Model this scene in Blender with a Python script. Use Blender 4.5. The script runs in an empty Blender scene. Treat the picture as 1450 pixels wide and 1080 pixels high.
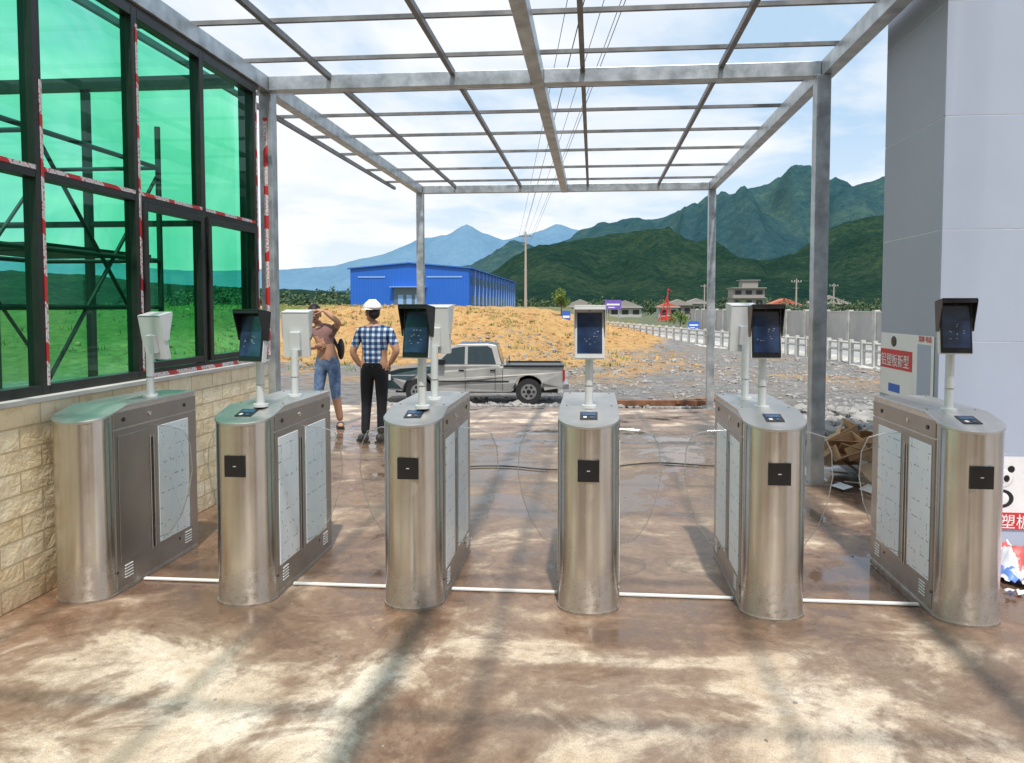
import bpy, math, random, bmesh
import numpy as np
from mathutils import Vector, Matrix, noise as mn
random.seed(7)
sc=bpy.context.scene
R=math.radians
# ------------------------------------------------------------------ helpers
def link(o):
    sc.collection.objects.link(o); return o
def empty(name,loc=(0,0,0),rz=0):
    e=bpy.data.objects.new(name,None); e.location=loc; e.rotation_euler=(0,0,rz); e.empty_display_size=.2
    return link(e)
class NT:
    def __init__(s,nt): s.nt=nt
    def n(s,t,**k):
        nd=s.nt.nodes.new(t)
        for a,v in k.items():
            if a=='inp':
                for i,x in v.items():
                    if hasattr(x,'is_linked') or isinstance(x,bpy.types.NodeSocket): s.nt.links.new(x,nd.inputs[i])
                    else: nd.inputs[i].default_value=x
            else: setattr(nd,a,v)
        return nd
    def l(s,a,b): s.nt.links.new(a,b)
    def math(s,op,a,b=0.0,c=None,clamp=False):
        d={0:a,1:b}
        if c is not None: d[2]=c
        return s.n('ShaderNodeMath',operation=op,use_clamp=clamp,inp=d).outputs[0]
    def ramp(s,fac,stops):
        r=s.n('ShaderNodeValToRGB'); s.l(fac,r.inputs[0])
        e=r.color_ramp.elements
        e[0].position=stops[0][0]; e[0].color=c4(stops[0][1]); e[1].position=stops[-1][0]; e[1].color=c4(stops[-1][1])
        for p,c in stops[1:-1]:
            x=e.new(p); x.color=c4(c)
        return r.outputs[0]
    def mix(s,f,a,b,blend='MIX'):
        m=s.n('ShaderNodeMix',data_type='RGBA',blend_type=blend)
        for i,x in ((0,f),(6,a),(7,b)):
            if isinstance(x,bpy.types.NodeSocket): s.l(x,m.inputs[i])
            else: m.inputs[i].default_value=c4(x) if i>0 else x
        return m.outputs[2]
    def noise(s,vec,scale,detail=4,rough=.55,dist=0):
        nd=s.n('ShaderNodeTexNoise',inp={'Scale':scale,'Detail':detail,'Roughness':rough,'Distortion':dist})
        if vec is not None: s.l(vec,nd.inputs['Vector'])
        return nd.outputs['Fac']
    def coords(s,scale=None):
        t=s.n('ShaderNodeTexCoord').outputs['Object']
        if scale:
            t=s.n('ShaderNodeMapping',inp={0:t,'Scale':scale}).outputs[0]
        return t
def c4(c):
    if isinstance(c,(int,float)): c=(c,c,c)
    return tuple(c)+(1,) if len(c)==3 else tuple(c)
def newmat(name):
    m=bpy.data.materials.new(name); m.use_nodes=True
    t=NT(m.node_tree); b=m.node_tree.nodes['Principled BSDF']
    return m,t,b
def mat(name,col,rough=.6,metal=0,var=.15,vscale=8,bump=0,bscale=60,stretch=None,spec=.5,alpha=None,col2=None,coat=0):
    m,t,b=newmat(name)
    co=t.coords(stretch)
    f=t.noise(co,vscale,5)
    if col2 is None:
        c1=tuple(x*(1-var) for x in col); c2=tuple(min(1,x*(1+var)) for x in col)
    else: c1,c2=col,col2
    c=t.ramp(f,[(.3,c1),(.7,c2)])
    t.l(c,b.inputs['Base Color'])
    b.inputs['Roughness'].default_value=rough; b.inputs['Metallic'].default_value=metal
    b.inputs['Specular IOR Level'].default_value=spec
    b.inputs['Coat Weight'].default_value=coat
    if rough>.15 and rough<.95:
        rr=t.math('MULTIPLY_ADD',f,.25,rough-.12); t.l(rr,b.inputs['Roughness'])
    if bump:
        n2=t.noise(co,bscale,6)
        bp=t.n('ShaderNodeBump',inp={'Strength':bump,'Distance':.02,'Height':n2}); t.l(bp.outputs[0],b.inputs['Normal'])
    return m
class MB:
    def __init__(s): s.v=[];s.f=[];s.m=[];s.s=[];s.mats=[];s.M=Matrix()
    def mi(s,m):
        if m not in s.mats: s.mats.append(m)
        return s.mats.index(m)
    def add(s,vs,fs,m,smooth=False):
        o=len(s.v); M=s.M
        s.v+= [tuple(M@Vector(v)) for v in vs]
        k=s.mi(m)
        for f in fs: s.f.append([i+o for i in f]); s.m.append(k); s.s.append(smooth)
    def box(s,x0,x1,y0,y1,z0,z1,m):
        vs=[(x,y,z) for z in (z0,z1) for y in (y0,y1) for x in (x0,x1)]
        s.add(vs,[(0,2,3,1),(4,5,7,6),(0,1,5,4),(2,6,7,3),(0,4,6,2),(1,3,7,5)],m)
    def prism(s,pts,h0,h1,axis,m,smooth=False):
        def P(p,h):
            return {'z':(p[0],p[1],h),'y':(p[0],h,p[1]),'x':(h,p[0],p[1])}[axis]
        n=len(pts); vs=[P(p,h0) for p in pts]+[P(p,h1) for p in pts]
        s.add(vs,[tuple(range(n))[::-1],tuple(range(n,2*n))],m)
        s.add(vs,[(i,(i+1)%n,n+(i+1)%n,n+i) for i in range(n)],m,smooth)
    def tube(s,p0,p1,r,m,n=10,r1=None,cap=True):
        p0=Vector(p0);p1=Vector(p1); d=(p1-p0)
        if d.length<1e-6: return
        q=d.normalized().to_track_quat('Z','Y'); r1=r if r1 is None else r1
        vs=[tuple(p0+q@Vector((r*math.cos(2*math.pi*i/n),r*math.sin(2*math.pi*i/n),0))) for i in range(n)]
        vs+=[tuple(p1+q@Vector((r1*math.cos(2*math.pi*i/n),r1*math.sin(2*math.pi*i/n),0))) for i in range(n)]
        s.add(vs,[(i,(i+1)%n,n+(i+1)%n,n+i) for i in range(n)],m,True)
        if cap: s.add(vs,[tuple(range(n))[::-1],tuple(range(n,2*n))],m)
    def path(s,ps,r,m,n=6):
        for a,b in zip(ps[:-1],ps[1:]): s.tube(a,b,r,m,n)
    def ell(s,c,r,m,nu=16,nv=10,zmin=-1.0):
        vs=[];fs=[]
        for j in range(nv+1):
            th=math.pi*j/nv
            zz=max(math.cos(th),zmin)
            for i in range(nu):
                ph=2*math.pi*i/nu
                vs.append((c[0]+r[0]*math.sin(th)*math.cos(ph),c[1]+r[1]*math.sin(th)*math.sin(ph),c[2]+r[2]*zz))
        for j in range(nv):
            for i in range(nu):
                fs.append((j*nu+i,(j+1)*nu+i,(j+1)*nu+(i+1)%nu,j*nu+(i+1)%nu))
        s.add(vs,fs,m,True)
    def obj(s,name,parent=None,bevel=0,seg=2):
        me=bpy.data.meshes.new(name); me.from_pydata(s.v,[],s.f)
        for m in s.mats: me.materials.append(m)
        me.polygons.foreach_set('material_index',s.m); me.polygons.foreach_set('use_smooth',s.s); me.update()
        o=link(bpy.data.objects.new(name,me))
        if parent: o.parent=parent
        if bevel:
            b=o.modifiers.new('b','BEVEL'); b.width=bevel; b.segments=seg; b.limit_method='ANGLE'; b.angle_limit=R(40)
        return o
def fbm(x,y,z=0,o=5,H=.9): return mn.fractal(Vector((x,y,z)),H,2.0,o)
def sstep(a,b,x):
    t=min(1,max(0,(x-a)/(b-a))); return t*t*(3-2*t)
# ------------------------------------------------------------------ materials
def steel(name,base=(.70,.68,.645),rough=.20,aniso=.9,tangent=True):
    m,t,b=newmat(name)
    co=t.coords((1,1,260)); f=t.noise(co,4,4,.6)
    co2=t.coords((1,1,.6)); g=t.noise(co2,4,5,.65)
    c=t.ramp(g,[(.3,tuple(x*.84 for x in base)),(.7,base)])
    z=t.n('ShaderNodeSeparateXYZ',inp={0:t.coords()}).outputs[2]
    du=t.math('MULTIPLY',t.ramp(t.math('ADD',z,t.math('MULTIPLY',g,.15)),[(.06,1),(.30,0)]),t.ramp(t.noise(t.coords(),30,6,.7),[(.4,.15),(.6,.75)]))
    c=t.mix(du,c,(.33,.25,.18))
    t.l(c,b.inputs['Base Color']); t.l(t.math('MULTIPLY_ADD',du,-.8,1.0),b.inputs['Metallic'])
    rr=t.math('MULTIPLY_ADD',f,.10,rough-.05); rr=t.math('ADD',rr,t.ramp(t.noise(t.coords(),7,6,.7),[(.4,0),(.75,.10)])); rr=t.math('MULTIPLY_ADD',du,.4,rr); t.l(rr,b.inputs['Roughness'])
    b.inputs['Anisotropic'].default_value=aniso; b.inputs['Anisotropic Rotation'].default_value=.25
    tg=t.n('ShaderNodeTangent',direction_type='RADIAL',axis='Z'); t.l(tg.outputs[0],b.inputs['Tangent'])
    bp=t.n('ShaderNodeBump',inp={'Strength':.03,'Distance':.002,'Height':f}); t.l(bp.outputs[0],b.inputs['Normal'])
    return m
M_steel=steel('brushed_steel'); M_steel_d=steel('brushed_steel_dark',(.42,.40,.38),.32,.3)
M_steel_t=steel('brushed_steel_top',(.66,.65,.63),.42,.3)
M_black=mat('black_plastic',(.012,.012,.014),.3,var=.2)
M_screen=mat('screen_glass_blue_reflection',(.018,.035,.085),.12,var=.5,vscale=14,coat=.5)  # blue base colour stands in for a bluish reflection on the glass
M_lcd=mat('lcd_dark',(.03,.07,.15),.3,var=.4,vscale=90)
M_blueicon=mat('display_blue',(.05,.13,.35),.3)
M_silver=mat('silver_paint',(.62,.64,.65),.33,metal=.15,var=.04)
M_white=mat('white_paint',(.78,.78,.77),.5,var=.05)
M_galv=mat('galvanised_steel',(.44,.475,.495),.38,metal=.6,var=.32,vscale=7,bump=.05,bscale=40)
M_galv_d=mat('galvanised_purlin',(.20,.20,.20),.5,metal=.5,var=.35,vscale=5)
M_frame=mat('dark_window_frame',(.015,.018,.015),.35,var=.3)
M_scaf=mat('scaffold_pipe',(.03,.04,.035),.6,metal=.2,var=.4)
M_rubber=mat('tyre_rubber',(.018,.018,.018),.8)
M_chrome=mat('chrome',(.6,.6,.6),.2,metal=1)
M_card=mat('cardboard',(.50,.33,.19),.85,var=.2)
M_rust=mat('rusty_timber',(.22,.10,.05),.8,var=.4)
M_red=mat('red_print',(.6,.03,.03),.5,var=.1)
M_blue=mat('blue_print',(.03,.12,.5),.5,var=.1)
M_concpost=mat('precast_concrete',(.47,.47,.44),.8,var=.25,vscale=2)
M_wire=mat('wire_black',(.03,.03,.03),.6)
def film():
    m,t,b=newmat('protective_film')
    co=t.coords(); sx=t.n('ShaderNodeSeparateXYZ',inp={0:co})
    v=t.n('ShaderNodeCombineXYZ',inp={0:sx.outputs[1],1:sx.outputs[2]}).outputs[0]
    br=t.n('ShaderNodeTexBrick',inp={'Vector':v,'Scale':1.0,'Mortar Size':.0025,'Brick Width':.13,'Row Height':.09,'Color1':c4(0),'Color2':c4(0),'Mortar':c4(1)})
    n1=t.noise(co,45,2)
    k=t.math('MULTIPLY',br.outputs['Color'],t.math('GREATER_THAN',n1,.56))
    base=t.ramp(t.noise(co,4,3),[(.3,(.74,.83,.90)),(.7,(.87,.92,.94))])
    c=t.mix(k,base,(.15,.18,.25)); t.l(c,b.inputs['Base Color']); b.inputs['Roughness'].default_value=.3
    bp=t.n('ShaderNodeBump',inp={'Strength':.25,'Distance':.006,'Height':t.noise(co,14,4,.6,.8)}); t.l(bp.outputs[0],b.inputs['Normal'])
    return m
M_film=film()
def acrylic(name,base,k):
    m=bpy.data.materials.new(name); m.use_nodes=True; nt=m.node_tree; t=NT(nt)
    nt.nodes.remove(nt.nodes['Principled BSDF'])
    tr=t.n('ShaderNodeBsdfTransparent',inp={0:c4((.96,.975,.975))}); gl=t.n('ShaderNodeBsdfGlossy',inp={0:c4(.9),'Roughness':.08})
    co=t.coords(); f=t.math('MULTIPLY_ADD',t.noise(co,6,3),k,base)
    mx=t.n('ShaderNodeMixShader',inp={0:f,1:tr.outputs[0],2:gl.outputs[0]}); t.l(mx.outputs[0],nt.nodes['Material Output'].inputs[0]); return m
M_acr=acrylic('clear_acrylic',.02,.05); M_acre=acrylic('acrylic_edge',.3,.4)
def greenglass():
    m=bpy.data.materials.new('green_tinted_glass'); m.use_nodes=True; nt=m.node_tree; t=NT(nt)
    nt.nodes.remove(nt.nodes['Principled BSDF'])
    co=t.coords(); n=t.noise(co,.7,4,.6,.6)
    tc=t.ramp(n,[(.32,(.12,.76,.42)),(.5,(.22,.90,.56)),(.66,(.42,.97,.76))])
    tr=t.n('ShaderNodeBsdfTransparent'); t.l(tc,tr.inputs[0])
    gl=t.n('ShaderNodeBsdfGlossy',inp={0:c4((.6,.9,.8)),'Roughness':.02})
    bp=t.n('ShaderNodeBump',inp={'Strength':.04,'Distance':.02,'Height':t.noise(co,1.2,2)}); t.l(bp.outputs[0],gl.inputs['Normal'])
    lw=t.n('ShaderNodeLayerWeight',inp={0:.35}); f=t.math('MULTIPLY_ADD',lw.outputs['Fresnel'],.30,.04,clamp=True)
    mx=t.n('ShaderNodeMixShader',inp={0:f,1:tr.outputs[0],2:gl.outputs[0]}); t.l(mx.outputs[0],nt.nodes['Material Output'].inputs[0]); return m
M_glass=greenglass()
def clearglass():
    m=bpy.data.materials.new('clear_glass'); m.use_nodes=True; nt=m.node_tree; t=NT(nt)
    nt.nodes.remove(nt.nodes['Principled BSDF'])
    co=t.coords(); n=t.noise(co,.8,3)
    tc=t.ramp(n,[(.3,(.84,.96,.90)),(.7,(.88,.98,.93))])
    tr=t.n('ShaderNodeBsdfTransparent'); t.l(tc,tr.inputs[0])
    gl=t.n('ShaderNodeBsdfGlossy',inp={0:c4(.8),'Roughness':.03})
    mx=t.n('ShaderNodeMixShader',inp={0:.05,1:tr.outputs[0],2:gl.outputs[0]}); t.l(mx.outputs[0],nt.nodes['Material Output'].inputs[0]); return m
M_glass2=clearglass()
def tape():
    m,t,b=newmat('red_white_tape')
    co=t.coords(); sx=t.n('ShaderNodeSeparateXYZ',inp={0:co})
    s=t.math('ADD',sx.outputs[1],sx.outputs[2]); n=t.noise(co,1.3,3); f=t.math('FRACT',t.math('MULTIPLY_ADD',s,3.1,t.math('MULTIPLY',n,2.0))); k=t.math('GREATER_THAN',f,.68)
    txt=t.math('GREATER_THAN',t.noise(co,70,1),.58)
    c=t.mix(k,t.mix(txt,(.66,.63,.64),(.50,.14,.14)),(.55,.03,.03)); t.l(c,b.inputs['Base Color']); b.inputs['Roughness'].default_value=.45; return m
M_tape=tape()
def stone():
    m,t,b=newmat('sandstone_block_wall')
    co=t.coords(); sx=t.n('ShaderNodeSeparateXYZ',inp={0:co})
    v=t.n('ShaderNodeCombineXYZ',inp={0:t.math('ADD',sx.outputs[1],sx.outputs[0]),1:sx.outputs[2]}).outputs[0]
    br=t.n('ShaderNodeTexBrick',inp={'Vector':v,'Scale':1.0,'Mortar Size':.0050,'Mortar Smooth':.2,'Brick Width':.30,'Row Height':.116,'Bias':0.0,
        'Color1':c4((.88,.76,.54)),'Color2':c4((.95,.89,.72)),'Mortar':c4((.66,.56,.40))})
    n=t.noise(co,9,8,.65,.6)
    c=t.mix(.6,br.outputs['Color'],t.ramp(n,[(.28,(.62,.43,.22)),(.45,(.94,.82,.60)),(.7,(1,.97,.88))]),'MULTIPLY')
    c=t.mix(t.ramp(t.math('ADD',sx.outputs[2],t.math('MULTIPLY',t.noise(co,3,5),.3)),[(.12,.55),(.35,0)]),c,(.33,.22,.13))
    t.l(c,b.inputs['Base Color']); b.inputs['Roughness'].default_value=.7
    h=t.math('MULTIPLY',t.math('SUBTRACT',1.0,br.outputs['Fac']),t.math('MULTIPLY_ADD',t.noise(co,13,6,.6,.4),1.0,.3))
    bp=t.n('ShaderNodeBump',inp={'Strength':.9,'Distance':.02,'Height':h}); t.l(bp.outputs[0],b.inputs['Normal']); return m
M_stone=stone()
def concrete():
    m,t,b=newmat('wet_concrete')
    co=t.coords(); sx=t.n('ShaderNodeSeparateXYZ',inp={0:co}); Y=sx.outputs[1]
    n1=t.noise(co,.75,10,.66,.9); n2=t.noise(co,2.4,10,.7,1.0); n3=t.noise(co,22,9,.72); n4=t.noise(co,150,3,.6); n5=t.noise(co,.33,5,.6)
    w=t.math('ADD',t.math('MULTIPLY',n1,.62),t.math('MULTIPLY',n2,.38))
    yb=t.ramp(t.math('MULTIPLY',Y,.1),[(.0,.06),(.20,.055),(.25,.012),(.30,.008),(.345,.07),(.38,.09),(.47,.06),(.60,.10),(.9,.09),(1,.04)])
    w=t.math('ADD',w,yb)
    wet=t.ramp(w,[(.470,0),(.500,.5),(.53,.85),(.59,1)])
    dry=t.ramp(n2,[(.3,(.48,.36,.25)),(.48,(.66,.56,.44)),(.65,(.80,.74,.64))])
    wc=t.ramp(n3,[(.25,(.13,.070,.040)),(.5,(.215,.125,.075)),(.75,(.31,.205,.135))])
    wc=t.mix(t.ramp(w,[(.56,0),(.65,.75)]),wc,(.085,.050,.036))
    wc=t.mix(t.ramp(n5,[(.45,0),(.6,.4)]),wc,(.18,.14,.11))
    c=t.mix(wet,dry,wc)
    c=t.mix(t.ramp(n4,[(.34,.5),(.46,0)]),c,(.12,.08,.05))
    c=t.mix(t.math('MULTIPLY',t.ramp(n3,[(.35,1),(.55,0)]),.3),c,(.20,.13,.085))
    t.l(c,b.inputs['Base Color'])
    pud=t.ramp(w,[(.595,0),(.635,1)])
    rg=t.mix(wet,.8,.33); rg=t.mix(pud,rg,.05); t.l(rg,b.inputs['Roughness'])
    hgt=t.math('ADD',t.math('MULTIPLY',n3,.6),t.math('MULTIPLY',n4,.4)); st=t.math('MULTIPLY_ADD',pud,-.38,.40)
    bp=t.n('ShaderNodeBump',inp={'Strength':st,'Distance':.010,'Height':hgt}); t.l(bp.outputs[0],b.inputs['Normal']); return m
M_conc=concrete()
def groundmat():
    m,t,b=newmat('site_ground')
    co=t.coords(); sx=t.n('ShaderNodeSeparateXYZ',inp={0:co}); X,Y,Z=sx.outputs
    n1=t.noise(co,.25,8,.65); n2=t.noise(co,2.2,8,.7); n3=t.noise(co,14,6,.7)
    grav=t.ramp(n2,[(.3,(.12,.12,.115)),(.5,(.22,.215,.21)),(.7,(.36,.35,.34))])
    grav=t.mix(t.ramp(n1,[(.48,0),(.62,.75)]),grav,(.27,.20,.135))
    mud=t.ramp(t.math('ADD',t.math('MULTIPLY',n2,.6),t.math('MULTIPLY',n3,.4)),[(.33,(.18,.08,.025)),(.44,(.42,.22,.07)),(.55,(.60,.38,.15)),(.66,(.38,.30,.10)),(.8,(.16,.19,.055))])
    gr=t.ramp(n2,[(.3,(.05,.09,.012)),(.55,(.15,.18,.028)),(.75,(.32,.23,.07))])
    zz=t.math('MULTIPLY_ADD',Z,.5,.62); isb=t.ramp(t.math('ADD',zz,t.math('MULTIPLY_ADD',n1,.3,-.15)),[(.01,0),(.08,1)])
    far=t.ramp(t.math('MULTIPLY',Y,.01),[(.24,0),(.3,1)])
    isb=t.math('MULTIPLY',isb,far)
    c=t.mix(isb,grav,mud)
    gx=t.math('MULTIPLY_ADD',X,-.05,-.75); gx=t.math('ADD',gx,t.math('MULTIPLY_ADD',n1,.6,-.3))
    green=t.ramp(gx,[(.15,0),(.35,1)])
    c=t.mix(green,c,gr)
    ff=t.ramp(t.math('MULTIPLY',Y,.001),[(.085,0),(.12,1)])
    c=t.mix(t.math('MULTIPLY',ff,.85),c,t.ramp(n1,[(.35,(.05,.085,.03)),(.6,(.10,.13,.05)),(.75,(.24,.2,.13))]))
    t.l(c,b.inputs['Base Color']); b.inputs['Roughness'].default_value=.9
    bp=t.n('ShaderNodeBump',inp={'Strength':1.0,'Distance':.22,'Height':t.math('ADD',n2,t.math('MULTIPLY',n3,.4))}); t.l(bp.outputs[0],b.inputs['Normal']); return m
M_ground=groundmat()
# ------------------------------------------------------------------ terrain
HY=[(-1e4,0),(9,0),(12.85,-.2),(19.5,-1.1),(22,-1.13),(30,-1.22),(45,-1.3),(1e5,-1.3)]
def hbase(y):
    for (a,ha),(b,hb) in zip(HY[:-1],HY[1:]):
        if y<=b: return ha+(hb-ha)*(y-a)/(b-a)
def hgt(x,y):
    h=hbase(y)
    k=sstep(30,56,y+fbm(x*.08,y*.08)*6)*(1-sstep(-13,8,x+fbm(x*.05+9,y*.06)*5))*2.85
    k2=sstep(24,44,y)*(1-sstep(-24,-13,x))*2.75
    k=max(k,k2)
    amp=sstep(13,20,y)*(1-sstep(200,400,y))
    rd=sstep(4,10,abs(y-20.8))*.5+.5
    h+=k+ (fbm(x*.35,y*.35,3)*.09*(rd) + fbm(x*.12,y*.12,8)*.12*sstep(26,40,y))*amp
    if k>.3: h+=fbm(x*.9,y*.5,5)*.24*min(1,k)
    return h
def grid(name,xs,ys,fz,mat,keep=None,smooth=True):
    nx=len(xs); v=[(x,y,fz(x,y)) for y in ys for x in xs]; f=[]
    for j in range(len(ys)-1):
        for i in range(nx-1):
            if keep and not keep((xs[i]+xs[i+1])/2,(ys[j]+ys[j+1])/2): continue
            a=j*nx+i; f.append((a,a+1,a+nx+1,a+nx))
    me=bpy.data.meshes.new(name); me.from_pydata(v,[],f); me.materials.append(mat); me.update()
    me.polygons.foreach_set('use_smooth',[smooth]*len(f))
    return link(bpy.data.objects.new(name,me))
def ar(*segs):
    o=[]
    for a,b,s in segs: o+=list(np.arange(a,b,s))
    return [float(x) for x in o]
xs=ar((-3000,-400,250),(-400,-60,20),(-60,-24,1.5),(-24,16,.45),(16,60,2),(60,400,20),(400,3250,250))
ys=ar((-400,-20,40),(-20,12,1.0),(12,30,.3),(30,75,.6),(75,160,3),(160,500,20),(500,3000,200))
def slabin(x,y): return (-9<=x<=2.4 and -12<=y<=12.9) or (2.4<=x<=7 and -12<=y<=6.2)
def gz(x,y):
    h=hgt(x,y)
    if slabin(x,y): return h-.12
    return h-.02 if y<14 else h
grid('ground',xs,ys,gz,M_ground)
sx_=ar((-9,2.4,.3))+[2.4,3,4,5,6,7]; sy_=ar((-12,6.2,.5))+ar((6.2,12.9,.25))+[12.9]
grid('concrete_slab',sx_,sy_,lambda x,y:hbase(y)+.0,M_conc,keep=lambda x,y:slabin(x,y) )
# ------------------------------------------------------------------ turnstiles
def outline(w,D,L,n=28,grow=0):
    pts=[]
    for i in range(n+1):
        a=math.pi*i/n
        pts.append((-(w/2+grow)*math.cos(a), D-(D+grow)*math.sin(a)))
    return pts
TH=1.014
def turnstile(x,y,first_steel=False,reader=True,wings=(1,1)):
    e=empty('turnstile',(x,y,0))
    w,D,L,H,Hf,yl=.305,.125,.95,TH,.950,.27
    zt=lambda yy: min(H,Hf+(H-Hf)*yy/yl)
    b=MB(); front=outline(w,D,L)
    pts=front+[(w/2,yl),(w/2,L),(-w/2,L),(-w/2,yl)]
    n=len(pts)
    bot=[(p[0],p[1],.0) for p in pts]; top=[(p[0],p[1],zt(p[1])) for p in pts]
    vs=bot+top
    for i in range(n):
        b.add([vs[i],vs[(i+1)%n],vs[n+(i+1)%n],vs[n+i]],[(0,1,2,3)],M_steel,False)
    b.obj('cabinet_body',e)
    me=e.children[0].data; bm=bmesh.new(); bm.from_mesh(me); bmesh.ops.remove_doubles(bm,verts=bm.verts,dist=1e-5)
    for f in bm.faces: f.smooth = abs(f.normal.y)>.02 and f.normal.y<.99 and f.calc_center_median().y<D
    for ed in bm.edges:
        if len(ed.link_faces)==2 and ed.calc_face_angle(0)>R(30): ed.smooth=False
    bm.to_mesh(me); bm.free()
    l=MB()
    f2=outline(w,D,L,grow=.004)
    lp=f2+[(w/2+.004,yl),(-w/2-.004,yl)]
    k=len(lp)
    vs=[(p[0],p[1],zt(p[1])-.008) for p in lp]+[(p[0],p[1],zt(p[1])+.006) for p in lp]
    l.add(vs,[tuple(range(k,2*k)),tuple(range(k))[::-1]]+[(i,(i+1)%k,k+(i+1)%k,k+i) for i in range(k)],M_steel_t)
    l.box(-w/2-.004,w/2+.004,yl+.002,L+.004,H-.012,H+.004,M_steel_t)
    for sx in (-1,1):
        for yy in (yl+.05,L-.06): l.tube((sx*.12,yy,H+.003),(sx*.12,yy,H+.008),.006,M_steel_d,8)
    l.obj('top_cover',e,.002)
    if reader:
        d=MB(); ang=math.atan2(H-Hf,yl)
        d.M=Matrix.Translation((0,.14,zt(.14)+.0065))@Matrix.Rotation(ang,4,'X')
        d.box(-.045,.045,-.05,.05,0,.004,M_black); d.box(-.036,.036,.0,.040,.0042,.0055,M_lcd)
        d.box(-.028,-.010,-.038,-.015,.0042,.0055,M_silver); d.box(.008,.026,-.038,-.015,.0042,.0055,M_lcd)
        d.obj('indicator_display',e)
    s=MB()
    for sd in (-1,1):
        X0=sd*w/2; 
        def bx(y0,y1,z0,z1,t0,t1,m): s.box(min(X0+sd*t0,X0+sd*t1),max(X0+sd*t0,X0+sd*t1),y0,y1,z0,z1,m)
        bx(.135,L+.003,.03,.890,-.001,.005,M_steel_d)
        bx(.135,L+.003,.896,.985,-.001,.005,M_steel_d)
        for (a,c2,kk) in ((.165,.425,0),(.535,.855,1)):
            m=M_film if (kk==1 or not first_steel) else M_steel_d
            bx(a,c2,.165,.855,.0052,.009,m)
        bx(.462,.482,.16,.80,.0052,.0075,M_black)
        bx(.452,.460,.15,.81,.0052,.009,M_steel); bx(.484,.492,.15,.81,.0052,.009,M_steel)
        for yy in (.2,.8):
            for q in range(5): bx(yy,yy+.07,.070+q*.016,.077+q*.016,.0052,.010,M_white)
            s.tube((X0+sd*.004,yy+.02,.94),(X0+sd*.009,yy+.02,.94),.012,M_black,12)
            s.tube((X0+sd*.004,yy-.06,.12),(X0+sd*.007,yy-.06,.12),.008,M_black,10)
        s.tube((X0+sd*.004,.46,.94),(X0+sd*.009,.46,.94),.014,M_steel,12)
    s.obj('side_panels',e,.0015,1)
    if reader:
        r=MB(); r.box(-.054,.054,-.006,.02,.68,.79,M_black); r.box(-.008,.008,-.0075,-.006,.733,.737,M_silver)
        r.obj('card_reader',e,.004)
    k=MB()
    bp=outline(w+.012,D,L,grow=.0)+[(w/2+.006,L+.006),(-w/2-.006,L+.006)]
    k.prism([(p[0],p[1]-.004) for p in bp],0,.012,'z',M_steel_d); k.obj('base_plate',e)
    g=MB()
    for sd,on in zip((-1,1),wings):
        if not on: continue
        X0=sd*(w/2+.004)
        prof=[(0,.20),(.10,.24),(.17,.34),(.22,.48),(.245,.62),(.235,.76),(.20,.84),(.12,.865),(0,.87)]
        pp=[(X0+sd*p[0],p[1]) for p in prof]
        g.prism(pp if sd>0 else pp[::-1],.468,.474,'y',M_acr)
        g.path([(p[0],.471,p[1]) for p in pp],.0032,M_acre,5)
    if g.v: g.obj('acrylic_wing',e)
    return e
def terminal(ts,lx,ly,yaw,back=False,dark=True,tilt=-8,h=.0,sidefwd=.03):
    e=ts
    p=MB(); p.tube((lx,ly,TH),(lx,ly,1.33+h),.0215,M_silver,20); p.tube((lx,ly,TH),(lx,ly,TH+.016),.04,M_silver,24)
    p.tube((lx,ly,1.13),(lx,ly,1.136),.0222,M_chrome,20)
    p.obj('terminal_pole',e)
    d=MB(); c=M_black if dark else M_silver
    Rm=Matrix.Translation((lx,ly,1.42+h))@Matrix.Rotation(R(yaw),4,'Z')@Matrix.Rotation(R(tilt),4,'X')
    d.M=Rm
    y0=-sidefwd-.03
    w=.078
    d.box(-w,w,y0,y0+.032,-.135,.13,M_silver)
    d.box(-w+.004,w-.004,y0-.005,y0-.0005,-.131,.126,M_silver if not dark else M_black)
    d.box(-.03,.03,y0+.033,y0+.06,-.09,.02,M_silver)
    d.obj('terminal_housing',e,.012,3)
    s=MB(); s.M=Rm
    s.box(-w+.013,w-.013,y0-.0075,y0-.0055,-.105,.108,M_screen)
    s.box(-.006,.006,y0-.0085,y0-.0078,.114,.119,M_chrome)
    for q in range(10):
        rx=random.uniform(-.05,.04); rz=random.uniform(-.06,.02)
        s.box(rx,rx+random.uniform(.004,.010),y0-.0086,y0-.0077,rz,rz+.0015,M_silver)
    s.obj('terminal_screen',e)
    hm=c if dark else M_silver
    q=MB(); q.M=Rm
    q.box(-w-.004,w+.004,y0-.068,y0+.034,.133,.139,hm)
    for sd in (-1,1):
        X0=sd*(w+.001)
        q.prism([(y0+.034,.133),(y0-.068,.133),(y0-.064,.115),(y0-.02,.02),(y0-.006,-.02),(y0+.034,-.02)],min(X0,X0+sd*.004),max(X0,X0+sd*.004),'x',hm)
    q.box(-w,w,y0-.067,y0-.064,.116,.133,hm)
    q.obj('terminal_hood',e,.0015,1)
T=[(-2.70,3.57),(-1.825,3.61),(-.93,3.64),(-.02,3.66),(.91,3.67),(1.855,3.68)]
ts=[]
for i,(x,y) in enumerate(T):
    ts.append(turnstile(x,y-.0,first_steel=(i==0),reader=(i!=0),wings=(i!=0,i!=5)))
terminal(ts[0],.06,.63,168,back=True,dark=False,h=-.06,tilt=-12)
terminal(ts[1],.04,.22,-14,dark=True,h=-.035); terminal(ts[1],.05,.66,185,dark=False,h=-.04)
terminal(ts[2],.03,.20,-14,dark=True,h=-.01); terminal(ts[2],.02,.55,172,dark=False,h=-.01)
terminal(ts[3],.0,.27,2,dark=False,h=-.015)
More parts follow.
